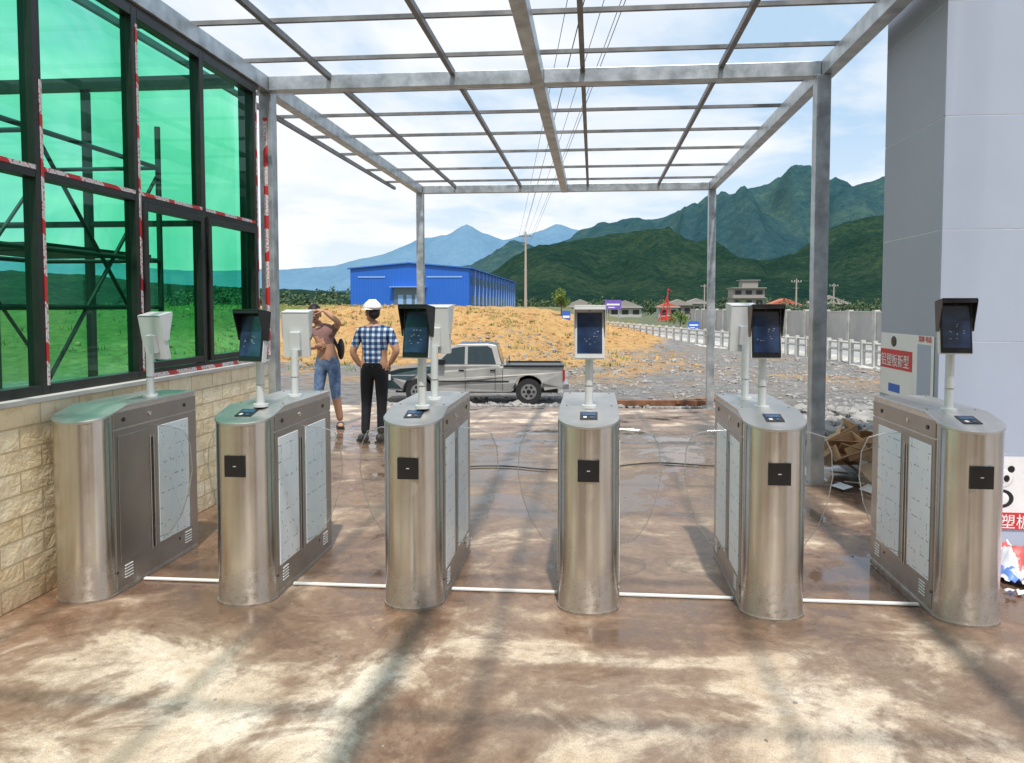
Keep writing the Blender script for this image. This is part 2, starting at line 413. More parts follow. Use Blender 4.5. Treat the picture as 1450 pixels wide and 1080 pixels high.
terminal(ts[4],-.02,.31,2,dark=True,h=-.01); terminal(ts[4],-.03,.70,190,dark=False,h=.0)
terminal(ts[5],-.03,.28,-4,dark=True,h=.02)
b=MB()
for (x0,y0),(x1,y1) in zip(T[:-1],T[1:]):
    b.M=Matrix(); b.box(x0+.165,x1-.165,3.92,3.945,.004,.016,M_white)
b.obj('cable_channel_strip',None,.003)
b=MB()
def wob(p0,p1,n=24,a=.08):
    return [(p0[0]+(p1[0]-p0[0])*i/n+a*math.sin(i*.5)*.4,p0[1]+(p1[1]-p0[1])*i/n+a*math.sin(i*.37+1),.012+hbase(p0[1]+(p1[1]-p0[1])*i/n)) for i in range(n+1)]
b.path(wob((-2.1,7.9),(-1.1,6.3)),.008,M_wire); b.path(wob((-1.2,6.9),(1.7,7.4),30,.12),.007,M_wire)
b.obj('ground_cable')
# ------------------------------------------------------------------ canopy frame
e=empty('steel_canopy_frame')
b=MB(); Z0,Z1=3.53,3.665; y0c,y1c=-1.8,12.92
def bm_(x): b.box(x-.055,x+.055,y0c,y1c,Z0,Z1,M_galv)
for x in (-3.03,-.5,2.0): bm_(x)
for y in (-1.2,6.7,12.86):
    for xa,xb in ((-2.972,-.558),(-.442,1.942)): b.box(xa,xb,y-.055,y+.055,Z0+.004,Z1-.004,M_galv)
b.obj('main_beams',e,.004)
b=MB()
for x in (-3.5,-2.4,-1.26,-.1,1.1,2.12):
    b.box(x-.020,x+.020,y0c,y1c+.0,Z1-.045,Z1+.003,M_galv_d)
b.obj('long_purlins',e)
b=MB()
for y in (-.6,.85,2.3,3.7,4.6,5.45,6.3,7.25,8.15,9.15,10.2,11.4,12.5): b.box(-3.55,2.16,y-.015,y+.015,Z1+.005,Z1+.038,M_galv_d)
b.obj('cross_purlins',e)
b=MB()
for (x,y) in ((-3.03,6.75),(1.95,6.64),(-3.03,12.86),(2.0,12.86),(-3.3,-1.2),(2.1,-1.2)):
    b.box(x-.060,x+.060,y-.060,y+.060,hbase(y)-.05,Z0-.001,M_galv)
    b.box(x-.11,x+.11,y-.11,y+.11,hbase(y),hbase(y)+.012,M_galv_d)
b.obj('posts',e,.004)
b=MB(); b.box(-3.05,-3.01,6.684,6.687,1.1,3.3,M_tape); b.obj('post_tape',e)
# ------------------------------------------------------------------ glazed building (left)
e=empty('glazed_guardhouse')
WX=-2.95; WY0,WY1=-1.5,6.5; ZS=1.04; ZR=2.28; ZT=3.5
b=MB(); b.box(WX-.22,WX,WY0,WY1,0,ZS,M_stone); b.obj('stone_plinth',e,.004)
b=MB(); b.box(WX-.23,WX+.015,WY0,WY1+.01,ZS+.001,ZS+.03,M_concpost); b.obj('sill',e,.003)
b=MB(); fr=MB(); tp=MB()
ym=[-1.4,-.5,.37,1.23,2.09,2.94,3.8,4.67,5.5,6.4]
xf0,xf1=WX-.12,WX-.04
for i,y in enumerate(ym):
    wd=.030 
    fr.box(xf0,xf1,y-wd,y+wd,ZS+.031,ZT,M_frame)
    if i!=8: tp.box(xf1+.001,xf1+.004,y+.008,y+.027,ZS+.08,(ZT-.1) if i%2 else ZR+.5,M_tape)
for a,c in zip(ym[:-1],ym[1:]):
    A,C=a+.031,c-.031
    fr.box(xf0,xf1,A,C,ZR-.033,ZR+.035,M_frame); fr.box(xf0,xf1,A,C,ZS+.031,ZS+.085,M_frame); fr.box(xf0,xf1,A,C,ZT-.06,ZT,M_frame)
    tp.box(xf1+.001,xf1+.004,A,C,ZR+.010,ZR+.034,M_tape)
    b.add([(xf0+.039,A,ZR+.036),(xf0+.039,C,ZR+.036),(xf0+.039,C,ZT-.061),(xf0+.039,A,ZT-.061)],[(0,1,2,3)],M_glass)
    b.add([(xf0+.039,A,ZS+.086),(xf0+.039,C,ZS+.086),(xf0+.039,C,ZR-.034),(xf0+.039,A,ZR-.034)],[(0,1,2,3)],M_glass)
for a,c in ((4.67,5.5),(5.5,6.4)):
    A,C=a+.034,c-.034; zz0,zz1=ZS+.092,ZR-.037; fx0,fx1=xf0+.05,xf1+.02
    fr.box(fx0,fx1,A,A+.045,zz0,zz1,M_frame); fr.box(fx0,fx1,C-.045,C,zz0,zz1,M_frame)
    fr.box(fx0,fx1,A+.046,C-.046,zz0,zz0+.045,M_frame); fr.box(fx0,fx1,A+.046,C-.046,zz1-.045,zz1,M_frame)
tp.box(xf1+.001,xf1+.004,4.75,6.3,ZS+.03,ZS+.06,M_tape)
fr.obj('window_frames',e,.003); b.obj('glass_panes',e); tp.obj('protective_tape',e)
b=MB(); fr=MB()
for i,x in enumerate((-3.12,-4.6,-6.1,-8.1)):
    fr.box(x-.025,x+.025,WY1-.1,WY1-.03,0.0,ZT,M_frame)
for z in (.02,ZR): fr.box(-8.1,-3.2,WY1-.095,WY1-.035,z,z+.05,M_frame)
b.add([(-8.05,WY1-.066,.05),(-3.2,WY1-.066,.05),(-3.2,WY1-.066,ZT),(-8.05,WY1-.066,ZT)],[(0,1,2,3)],M_glass2)
for y in (-1.4,1,3.5,6.4): fr.box(-8.15,-3.2,y-.05,y+.05,ZT,ZT+.1,M_frame)
fr.box(-3.14,-3.0,WY0,WY1,ZT+.001,ZT+.03,M_frame)
fr.box(-8.2,-8.1,WY0,WY1,0,1.0,M_stone)
fr.obj('rear_frames',e); b.obj('rear_glass',e)
e=empty('scaffold'); b=MB()
sy=(3.1,4.35,4.75,6.15); 
for x in (-3.75,-4.85):
    for y in sy: b.tube((x,y,0),(x,y,3.1),.024,M_scaf,8)
    for z in (.5,1.55,1.95,2.75): b.tube((x,3.1,z),(x,6.15,z),.02,M_scaf,8)
    b.tube((x,4.75,1.0),(x,6.15,2.7),.015,M_scaf,8); b.tube((x,6.15,1.0),(x,4.75,2.7),.015,M_scaf,8)
    b.tube((x,3.1,1.0),(x,4.35,2.7),.015,M_scaf,8); b.tube((x,4.35,1.0),(x,3.1,2.7),.015,M_scaf,8)
for y in sy:
    for z in (.5,1.95,2.75): b.tube((-3.75,y,z),(-4.85,y,z),.018,M_scaf,8)
b.box(-4.8,-3.8,4.8,6.1,1.97,2.0,M_scaf)
b.obj('pipes',e)
# ------------------------------------------------------------------ invented building behind the viewpoint, added to band the steel reflections
e=empty('reflection_building'); b=MB(); M_of=mat('ochre_render',(.74,.62,.38),.85,var=.1,vscale=1)
b.box(-12,10,-12,-8,0,5.6,M_of); b.obj('walls',e); b=MB()
for k,(xa,xb) in enumerate(((-11,-8.4),(-7,-4.6),(-3.4,-1.6),(-.2,.9),(2.2,4.6),(6,9))): b.box(xa,xb,-7.99,-7.95,.1 if k in (2,4) else .9,2.7,M_black); b.box(xa,xb,-7.99,-7.95,3.4,4.8,M_black)  # black openings added for contrast between the reflected bands
b.obj('windows',e); b=MB(); b.box(-12.2,10.2,-12.2,-7.5,5.601,5.8,M_concpost); b.obj('roof',e)
# ------------------------------------------------------------------ clad column right
e=empty('clad_gate_pillar')
M_clad=mat('grey_blue_cladding',(.39,.44,.545),.55,metal=0,var=.04,vscale=1.2,spec=.35)
M_clad_shade=mat('grey_cladding_shaded_side',(.36,.40,.47),.55,metal=0,var=.06,vscale=1.5,spec=.35)  # darker copy of the front cladding, side shade put into the colour
b=MB(); cx0,cx1,cy0,cy1=2.2,5.4,4.92,5.88
M_dark=mat('dark_joint',(.10,.11,.12),.7)
b.box(cx0+.013,cx1-.01,cy0+.021,cy1-.013,0,8.9,M_dark)
zs=[0,.62,1.33,2.04,2.75,3.46,4.17,4.88,5.6,6.3,7,7.7,8.4,9]
M_seam=mat('light_sealant',(.74,.76,.78),.6)
for z0,z1 in zip(zs[:-1],zs[1:]):
    for xa,xb in ((cx0,3.8),(3.8,cx1)): b.box(xa+(.0 if xa==cx0 else .003),xb-.003,cy0,cy0+.02,z0+.003,z1-.003,M_clad)
    b.box(cx0,cx0+.012,cy0+.0205,cy1,z0+.003,z1-.003,M_clad_shade)
    b.box(cx0+.0125,cx1,cy1-.012,cy1,z0+.003,z1-.003,M_clad_shade)
    b.box(cx0+.002,cx1,cy0+.002,cy0+.008,z1-.0028,z1+.0028,M_seam)
    b.box(cx0+.002,cx0+.007,cy0+.02,cy1,z1-.0028,z1+.0028,M_seam)
b.obj('cladding_panels',e)
def txt(s,size,loc,rot,m,name,parent):
    c=bpy.data.curves.new(name,'FONT'); c.body=s; c.size=size; c.extrude=.0008
    o=link(bpy.data.objects.new(name,c)); o.location=loc; o.rotation_euler=rot; c.materials.append(m); o.parent=parent; return o
e=empty('poster'); b=MB()
x=cx0-.004
b.box(x-.002,x,4.98,5.86,.90,1.36,M_white); b.box(x-.004,x-.0022,5.3,5.86,1.10,1.24,M_red)
b.box(x-.004,x-.0022,5.02,5.22,.95,1.30,M_clad); b.box(x-.004,x-.0022,5.5,5.7,.93,.99,M_blue)
b.ell((x-.003,5.62,1.30),(.003,.05,.04),M_black); b.obj('sheet',e)
txt('铝塑板新型',.1,(x-.006,5.84,1.125),(R(90),0,R(-90)),M_white,'lettering',e)
txt('装饰 电话',.045,(x-.006,5.2,1.32),(R(90),0,R(-90)),M_red,'lettering_small',e)
e=empty('panda_poster'); b=MB(); y=cy0-.004
b.box(2.46,3.24,y-.002,y,.0+.13,.60,M_white); b.box(2.46,3.24,y-.004,y-.0022,.13,.24,M_red)
b.ell((2.60,y-.003,.46),(.07,.003,.06),M_white); 
for dx in (-.055,.055): b.ell((2.60+dx,y-.004,.52),(.022,.003,.022),M_black); b.ell((2.60+dx*.5,y-.007,.46),(.018,.003,.022),M_black)
b.ell((2.60,y-.004,.33),(.075,.003,.06),M_black); b.ell((2.60,y-.007,.33),(.045,.003,.04),M_white); b.ell((2.60,y-.008,.435),(.01,.003,.008),M_black)
b.obj('sheet',e); txt('铝塑板',.1,(2.49,y-.006,.145),(R(90),0,0),M_white,'lettering',e)
def tarp():
    m,t,bb=newmat('striped_tarp'); co=t.coords(); sx=t.n('ShaderNodeSeparateXYZ',inp={0:co})
    f=t.math('FRACT',t.math('MULTIPLY',t.math('ADD',sx.outputs[0],t.math('MULTIPLY',t.noise(co,4),.3)),2.6))
    c=t.ramp(f,[(0,(.75,.76,.78)),(.42,(.75,.76,.78)),(.45,(.12,.25,.65)),(.58,(.12,.25,.65)),(.6,(.75,.76,.78)),(.78,(.75,.76,.78)),(.8,(.65,.12,.12)),(1,(.65,.12,.12))])
    t.l(c,bb.inputs['Base Color']); bb.inputs['Roughness'].default_value=.45; return m
tx=ar((2.2,3.4,.02)); ty=ar((3.9,4.85,.02))
grid('crumpled_tarpaulin',tx,ty,lambda x,y:.012+max(0,abs(fbm(x*5,y*5,2,4,.6))*.16+.05*fbm(x*2,y*2,5))*min(1,6*min(x-2.2,3.4-x,y-3.9,4.87-y)),tarp(),keep=lambda x,y: fbm(x*3,y*3,1)>-.38 and (x-2.2)+(y-3.9)>.25)
# ------------------------------------------------------------------ rubbish heap
e=empty('cardboard_rubbish_pile'); b=MB()
random.seed(3)
for i in range(20):
    x=random.uniform(2.08,2.75); y=random.uniform(6.5,7.3); z=random.uniform(.02,.34)
    b.M=Matrix.Translation((x,y,z))@Matrix.Rotation(random.uniform(0,6.3),4,'Z')@Matrix.Rotation(random.uniform(-.7,.7),4,'X')@Matrix.Rotation(random.uniform(-.5,.5),4,'Y')
    w,h=random.uniform(.1,.22),random.uniform(.08,.18)
    b.box(-w,w,-h,h,0,.006,M_card)
    if i%3==0:
        b.box(-w,w,-h,-h+.005,.006,.12,M_card); b.box(-w,-w+.005,-h,h,.006,.12,M_card); b.box(w-.005,w,-h,h,.006,.12,M_card)
b.M=Matrix()
b.obj('cardboard',e)
b=MB()
for i in range(9):
    x=random.uniform(2.0,2.6); y=random.uniform(6.2,7.0)
    b.M=Matrix.Translation((x,y,.03))@Matrix.Rotation(random.uniform(0,6.3),4,'Z')@Matrix.Rotation(random.uniform(-.6,.6),4,'X')
    b.box(-.08,.08,-.05,.05,0,.004,M_white if i%2 else M_film)
b.obj('paper_scraps',e)
# ------------------------------------------------------------------ rocks
M_rock=mat('grey_stone',(.19,.185,.18),.85,col2=(.38,.37,.35),vscale=3)
M_clod=mat('earth_clod',(.24,.13,.055),.9,col2=(.50,.33,.14),vscale=2)
bmi=bmesh.new(); bmesh.ops.create_icosphere(bmi,subdivisions=1,radius=1); icov=[tuple(v.co) for v in bmi.verts]; icof=[[v.index for v in f.verts] for f in bmi.faces]; bmi.free()
def rocks(name,n,fn,m):
    b=MB()
    for i in range(n):
        x,y,s=fn(); z=hgt(x,y) if not slabin(x,y) else hbase(y)
        ax=[random.uniform(.6,1.3) for _ in range(3)]; a=random.uniform(0,6.3); ca,sa=math.cos(a),math.sin(a)
        vs=[]
        for v in icov:
            k=random.uniform(.7,1.2)*s; X,Y,Zv=v[0]*ax[0]*k,v[1]*ax[1]*k,v[2]*ax[2]*k*.7
            vs.append((x+X*ca-Y*sa,y+X*sa+Y*ca,z+Zv+s*.15))
        b.add(vs,icof,m)
    return b.obj(name)
def f1():
    y=13+32*random.random()**1.4; x=random.uniform(-.10*y-3,.40*y+1); return x,y,random.uniform(.015,.05)*(1+y/30)*(1.6 if random.random()<.12 else 1)
rocks('gravel_stones',3200,f1,M_rock)
def f2():
    x=random.gauss(4.3,1.2); y=random.gauss(10.5,1.6)
    if x<2.5: x=5-x
    return x,y,random.uniform(.03,.15)
rocks('rubble_heap',520,f2,M_rock)
def f3():
    y=random.uniform(31,75); x=random.uniform(-26,5); return x,y,random.uniform(.04,.16)
rocks('earth_clods',1800,f3,M_clod)
def f4():
    return random.uniform(-2.6,5),random.uniform(1.2,12),random.uniform(.003,.009)
rocks('grit',320,f4,M_rock)
b=MB(); b.M=Matrix.Translation((1.2,13.3,hgt(1.2,13.3)+.05))@Matrix.Rotation(.06,4,'Z'); b.box(-.9,.9,-.06,.06,0,.1,M_rust); b.box(-1.4,-.95,-.3,.1,0,.05,M_rust); b.M=Matrix.Translation((1.9,13.5,hgt(1.9,13.4)+.1))@Matrix.Rotation(.5,4,'Z'); b.box(-.5,.5,-.05,.05,0,.07,M_rust)
b.obj('timber_boards',None,.005)
# ------------------------------------------------------------------ road, barrier, perimeter wall
M_asph=mat('road_surface',(.30,.30,.30),.85,var=.15,vscale=.6)
railpts=[(16.5,24),(15,30),(13.2,36),(11.2,44),(8.6,54),(5.4,68),(1.7,85),(-2,102),(-7,125)]
def interp(pts,n):
    P=[Vector((p[0],p[1])) for p in pts]; out=[]
    for i in range(len(P)-1):
        p0=P[max(i-1,0)];p1=P[i];p2=P[i+1];p3=P[min(i+2,len(P)-1)]
        for k in range(n):
            t=k/n; out.append(.5*((2*p1)+(-p0+p2)*t+(2*p0-5*p1+4*p2-p3)*t*t+(-p0+3*p1-3*p2+p3)*t**3))
    out.append(P[-1]); return out
rp=interp(railpts,8)
vs=[]
for i,p in enumerate(rp):
    d=(rp[min(i+1,len(rp)-1)]-rp[max(i-1,0)]).normalized(); nrm=Vector((d.y,-d.x))
    a=p+nrm*.6; c=p+nrm*(8.5+max(0,(p.y-60)*.03))
    vs+= [(a.x,a.y,-.95),(c.x,c.y,-.95),(p.x-.3*nrm.x,p.y-.3*nrm.y,-1.35)]
mb=MB(); mb.add(vs,[(3*i,3*i+1,3*i+4,3*i+3) for i in range(len(rp)-1)],M_asph); mb.add(vs,[(3*i+2,3*i,3*i+3,3*i+5) for i in range(len(rp)-1)],M_concpost); mb.obj('road')
e=empty('roadside_barrier'); b=MB()
for i in range(len(rp)-1):
    p,q=rp[i],rp[i+1]
    for z in (-.55,-.2): 
        b.tube((p.x,p.y,z),(q.x,q.y,z),.07,M_concpost,6)
for i in range(len(rp)-1):
    p,q=rp[i],rp[i+1]; L=(q-p).length; n=max(1,round(L/2.1))
    for k in range(n):
        a=p+(q-p)*(k/n); b.box(a.x-.10,a.x+.10,a.y-.10,a.y+.10,-1.35,-.04,M_concpost)
b.obj('posts_and_rails',e)
e=empty('perimeter_wall'); b=MB()
M_pw=mat('grey_render_wall',(.40,.40,.39),.8,var=.15,vscale=.5)
wp=[Vector((25,32)),Vector((22.5,44)),Vector((20.2,55)),Vector((17.6,69)),Vector((14.7,85)),Vector((13,100))]
for p,q in zip(wp[:-1],wp[1:]):
    d=(q-p); n=max(1,round(d.length/3.2)); ang=math.atan2(d.y,d.x)
    for k in range(n):
        a=p+d*(k/n); b.M=Matrix.Translation((a.x,a.y,-1.3))@Matrix.Rotation(ang,4,'Z'); l=d.length/n
        b.box(.2,l-.2,-.1,.1,0,2.45,M_pw); b.box(-.2,.2,-.2,.2,0,2.65,M_concpost); b.box(.2,l-.2,-.14,.14,2.452,2.55,M_concpost)
b.M=Matrix(); b.obj('wall_bays',e)
# ------------------------------------------------------------------ blue shed
def corr(name,c,s=2.2):
    m,t,bb=newmat(name); co=t.coords(); sx=t.n('ShaderNodeSeparateXYZ',inp={0:co})
    f=t.math('SINE',t.math('MULTIPLY',t.math('ADD',sx.outputs[0],sx.outputs[1]),s*6.28))
    n=t.noise(co,.3,4); cc=t.mix(t.math('MULTIPLY_ADD',f,.12,.15,clamp=True),c4(c),tuple(x*.6 for x in c)); cc=t.mix(t.math('MULTIPLY',n,.12),cc,(.2,.32,.55))
    t.l(cc,bb.inputs['Base Color']); bb.inputs['Roughness'].default_value=.5
    bp=t.n('ShaderNodeBump',inp={'Strength':.5,'Distance':.05,'Height':f}); t.l(bp.outputs[0],bb.inputs['Normal']); return m
M_shed=corr('blue_sheet_cladding',(.002,.12,.60)); M_roofb=corr('blue_roof',(.03,.15,.60))
e=empty('blue_warehouse'); b=MB()
X0,X1,Y0,Y1=-36.8,-18.6,110,176; ZB=1.0; ZE=7.3; ZRg=8.1
b.prism([(X0,ZB),(X1,ZB),(X1,ZE),((X0+X1)/2,ZRg),(X0,ZE)],Y0,Y1,'y',M_shed); b.obj('walls',e)
b=MB()
for sd in (0,1):
    xa=(X0-.4,(X0+X1)/2) if sd==0 else ((X0+X1)/2,X1+.4)
    za=(ZE,ZRg+.02) if sd==0 else (ZRg+.02,ZE)
    b.prism([(xa[0],za[0]+.02),(xa[1],za[1]+.02),(xa[1],za[1]+.2),(xa[0],za[0]+.2)],Y0-.3,Y1+.3,'y',M_roofb)
b.obj('roof',e)
M_win=mat('shed_window',(.10,.15,.2),.2); b=MB(); M_lb=mat('light_blue_trim',(.25,.42,.72),.5)
for k in range(15):
    y=Y0+2+k*4.2; b.box(X1+.02,X1+.06,y,y+2.6,ZB+4.0,ZB+5.2,M_win); b.box(X1+.02,X1+.06,y,y+2.6,ZB+.9,ZB+2.3,M_win)
    b.box(X1+.03,X1+.2,y+3.2,y+3.4,ZB,ZE,M_lb)
b.box(X0+6.8,X0+11.2,Y0-.1,Y0-.02,ZB+.4,ZB+3.5,M_win); b.box(X0+6.3,X0+11.8,Y0-1.0,Y0-.02,ZB+3.52,ZB+3.65,M_lb)
for k in range(3): b.box(X0+7.4+k*1.3,X0+8.2+k*1.3,Y0-.14,Y0-.101,ZB+.5,ZB+2.4,M_lb)
b.box(X0+1.2,X0+5.4,Y0-.08,Y0-.02,ZB+5.0,ZB+5.2,M_lb); b.box(X0+11.8,X0+17.2,Y0-.08,Y0-.02,ZB+5.0,ZB+5.2,M_lb)
b.obj('windows_and_trim',e)
# ------------------------------------------------------------------ distant village buildings
M_bare=mat('bare_concrete',(.28,.26,.24),.85,var=.2); M_hol=mat('dark_opening',(.03,.03,.035),.6); M_plas=mat('pale_plaster',(.42,.42,.40),.8); M_tile=mat('red_roof_tile',(.42,.12,.07),.8)
def house(name,x,y,w,d,h,fl,wall,roofc,cols=3,pent=True,z0=-1.4):
    e=empty(name,(x,y,z0)); b=MB(); b.box(-w/2,w/2,0,d,0,h,wall)
    for k in range(1,fl+1): b.box(-w/2-.35,w/2+.35,-.9,d+.2,h*k/fl-.15,h*k/fl+.1,wall)
    b.obj('walls',e); b=MB()
    if pent: b.box(-w*.2,w*.3,.5,d*.7,h+.1,h+2.1,wall); b.box(-w*.27,w*.37,.1,d*.8,h+2.1,h+2.3,roofc)
    else: b.prism([(-w/2-.4,h+.1),(w/2+.4,h+.1),(0,h+w*.22)],-.4,d+.4,'y',roofc)
    b.obj('roof',e); b=MB(); fh=h/fl
    for k in range(fl):
        for c in range(cols):
            cx=-w/2+w*(c+.5)/cols; b.box(cx-w/cols*.3,cx+w/cols*.3,-.05,-.01,k*fh+.9,k*fh+fh*.75,M_hol)
        for c in range(2): b.box(w/2+.01,w/2+.05,d*(.2+.45*c),d*(.4+.45*c),k*fh+.9,k*fh+fh*.75,M_hol)
    b.obj('windows',e)
house('unfinished_house',44,215,8.8,8,8.4,3,M_bare,M_bare)
house('village_house',19,190,5,6,3.0,1,M_plas,M_tile,2,False)
house('village_house',26,230,8,6,3.6,1,M_bare,M_bare,3,False)
house('village_house',33,240,7,6,4.2,1,M_plas,M_bare,3,False)
house('village_house',9,210,9,6,2.9,1,M_plas,M_bare,3,False)
house('village_house',-4,230,11,6,3.0,1,M_plas,M_bare,3,False)
house('village_house',58,230,9,7,3.6,1,M_plas,M_tile,3,False)
house('village_house',74,240,12,7,4.0,1,M_plas,M_bare,4,False)
e=empty('red_piling_rig',(14.6,150,-1.3)); b=MB()
b.tube((0,0,0),(.3,0,6.6),.16,M_red,8,.08); b.tube((-1.6,0,0),(.25,0,5.2),.10,M_red,8); b.tube((1.3,0,0),(.3,0,4.2),.10,M_red,8)
for k in range(5): b.tube((-1.3+k*.3,0,k*.85+.6),(.1,0,k*.85+.9),.05,M_red,6)
b.box(-1.0,1.2,-1,1,.2,1.0,M_red); b.tube((.3,0,6.5),(1.1,0,5.9),.06,M_red,6); b.obj('mast_and_body',e)
M_purp=mat('purple_board',(.16,.10,.42),.5)
def sign(name,x,y,z0,zb,zt,w,m,legs=2):
    e=empty(name,(x,y,z0)); b=MB()
    for k in range(legs):
        lx=(k-(legs-1)/2)*w*.7; b.tube((lx,0,0),(lx,0,zt),.08,M_galv,8)
    b.obj('legs',e); b=MB(); b.box(-w/2,w/2,-.12,-.04,zb,zt,m)
    b.box(-w*.4,w*.4,-.14,-.121,zb+(zt-zb)*.42,zb+(zt-zb)*.6,M_white); b.box(-w*.3,w*.1,-.14,-.121,zb+(zt-zb)*.15,zb+(zt-zb)*.25,M_white)
    b.obj('board',e)
sign('purple_billboard',3.2,120,-1.3,2.5,4.0,2.6,M_purp)
sign('blue_road_sign',-2.6,72,-.9,.9,2.1,.8,M_blue,1)
sign('blue_road_sign',10.4,78,-1.3,.55,1.4,1.1,M_blue)
# ------------------------------------------------------------------ poles and wires
M_pole=mat('concrete_pole',(.36,.33,.29),.8)
def upole(x,y,z0,h,arm=True,name='utility_pole'):
    e=empty(name,(x,y,z0)); b=MB(); b.tube((0,0,-.5),(0,0,h),.19,M_pole,10,.11)
    b.obj('shaft',e); b=MB()
    if arm:
        b.box(-.8,.8,-.06,.06,h-.6,h-.48,M_galv_d); b.box(-.5,.5,-.06,.06,h-1.6,h-1.5,M_galv_d)
        for k in (-.75,-.3,.3,.75): b.tube((k,0,h-.48),(k,0,h-.25),.05,M_white,6)
    b.tube((-.25,0,h*.55),(.25,0,h*.55),.04,M_galv_d,6); b.obj('crossarm',e)
upole(-8.3,91,.4,10.4); upole(6.5,-34,0,11.5); upole(25,170,-1.3,8); upole(34,128,-1.3,7.6); upole(47,150,-1.3,7.5)
e=empty('overhead_wires'); b=MB()
for dx,z0,z1,sag in ((-.75,10.6,11.3,1.0),(-.3,10.6,11.3,1.1),(.3,10.6,11.3,.9),(.75,10.6,11.3,1.0),(-.5,9.4,10.2,.7),(.5,9.4,10.2,.8)):
    ps=[]
    for i in range(41):
        t=i/40; ps.append((-8.3+dx+(14.8)*t,91-125*t,z0+(z1-z0)*t-sag*4*t*(1-t)))
    b.path(ps,.011,M_wire,5)
b.obj('wires',e)
# ------------------------------------------------------------------ mountains
def ridge(name,D,prof,near,mat,seed,amp,nx=380,nz=80):
    t0,t1=prof[0][0],prof[-1][0]; vs=[];fs=[]
    def P(t):
        for (a,ea),(b_,eb) in zip(prof[:-1],prof[1:]):
            if t<=b_:
                q=(t-a)/(b_-a); q=q*q*(3-2*q)*.5+q*.5; return ea+(eb-ea)*q
        return prof[-1][1]
    for j in range(nz+1):
        s=j/nz*1.25
        for i in range(nx+1):
            t=t0+(t1-t0)*i/nx; y=D*(near+(1-near)*s); x=D*t*(1-.25*(1-min(s,1)))
            spur=fbm(t*11+seed+s*.8,s*1.4,seed,3,1.1)
            rdg=abs(fbm(t*17+seed-s*1.2,s*1.8,seed+4,3,1.1))
            rd2=abs(fbm(t*40+seed-s*2.2,s*3.5,seed+9,3,1.0))
            fine=fbm(t*90+seed,s*14,seed,4)*.5
            u=min(s,1)
            sh=(math.sin(u*math.pi/2))**1.35 if s<=1 else 1-(s-1)*1.6
            k=(4*u*(1-u))**.8*(1-.55*u) if s<=1 else 0
            e_=P(t)
            h=D*e_*(sh*(1+amp*k*spur)-amp*k*sh*(.55*rdg+.22*rd2))+D*.10*fine*.026*min(1,s*8)
            if s==0: h=-6
            vs.append((x,y,1.5+h-4*(1-sh)))
    for j in range(nz):
        for i in range(nx):
            a=j*(nx+1)+i; fs.append((a,a+1,a+nx+2,a+nx+1))
    me=bpy.data.meshes.new(name); me.from_pydata(vs,[],fs); me.materials.append(mat); me.polygons.foreach_set('use_smooth',[True]*len(fs)); me.update()
    return link(bpy.data.objects.new(name,me))
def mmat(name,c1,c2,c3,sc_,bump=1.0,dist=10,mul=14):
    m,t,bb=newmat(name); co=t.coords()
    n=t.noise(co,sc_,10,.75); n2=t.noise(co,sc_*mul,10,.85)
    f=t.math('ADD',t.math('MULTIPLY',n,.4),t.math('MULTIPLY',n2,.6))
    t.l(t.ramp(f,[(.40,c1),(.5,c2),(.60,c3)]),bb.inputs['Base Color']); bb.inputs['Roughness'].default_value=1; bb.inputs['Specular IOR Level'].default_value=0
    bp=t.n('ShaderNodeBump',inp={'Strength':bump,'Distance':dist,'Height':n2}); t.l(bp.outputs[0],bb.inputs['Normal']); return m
MA=mmat('hazed_far_mountain',(.10,.20,.31),(.12,.23,.34),(.15,.26,.36),.004,.4,8)  # aerial haze painted into the ridge base colours, bluer with distance
MBm=mmat('hazed_mountain_forest',(.032,.095,.125),(.055,.135,.155),(.115,.205,.17),.006,1.0,10)
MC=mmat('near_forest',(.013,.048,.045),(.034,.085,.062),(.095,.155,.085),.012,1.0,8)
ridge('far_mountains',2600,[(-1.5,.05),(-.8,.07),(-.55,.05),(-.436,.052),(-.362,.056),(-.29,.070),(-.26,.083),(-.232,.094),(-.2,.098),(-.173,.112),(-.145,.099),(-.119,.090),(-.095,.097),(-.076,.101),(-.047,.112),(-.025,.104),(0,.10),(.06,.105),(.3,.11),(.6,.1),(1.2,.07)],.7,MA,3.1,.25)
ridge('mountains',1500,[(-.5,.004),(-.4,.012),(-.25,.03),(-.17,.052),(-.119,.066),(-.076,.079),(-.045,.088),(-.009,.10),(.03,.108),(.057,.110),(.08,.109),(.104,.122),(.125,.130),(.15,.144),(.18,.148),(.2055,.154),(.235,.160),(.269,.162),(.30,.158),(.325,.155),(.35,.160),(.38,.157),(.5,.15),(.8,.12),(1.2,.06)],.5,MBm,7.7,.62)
ridge('forested_hills',820,[(-1.2,.06),(-.8,.05),(-.55,.03),(-.45,.026),(-.3,.018),(-.2,.022),(-.14,.045),(-.09,.068),(-.05,.080),(-.01,.092),(.03,.098),(.06,.1),(.09,.092),(.13,.075),(.18,.068),(.22,.06),(.25,.062),(.285,.085),(.31,.104),(.33,.112),(.36,.118),(.45,.125),(.7,.11),(1.2,.05)],.5,MC,1.3,.65)
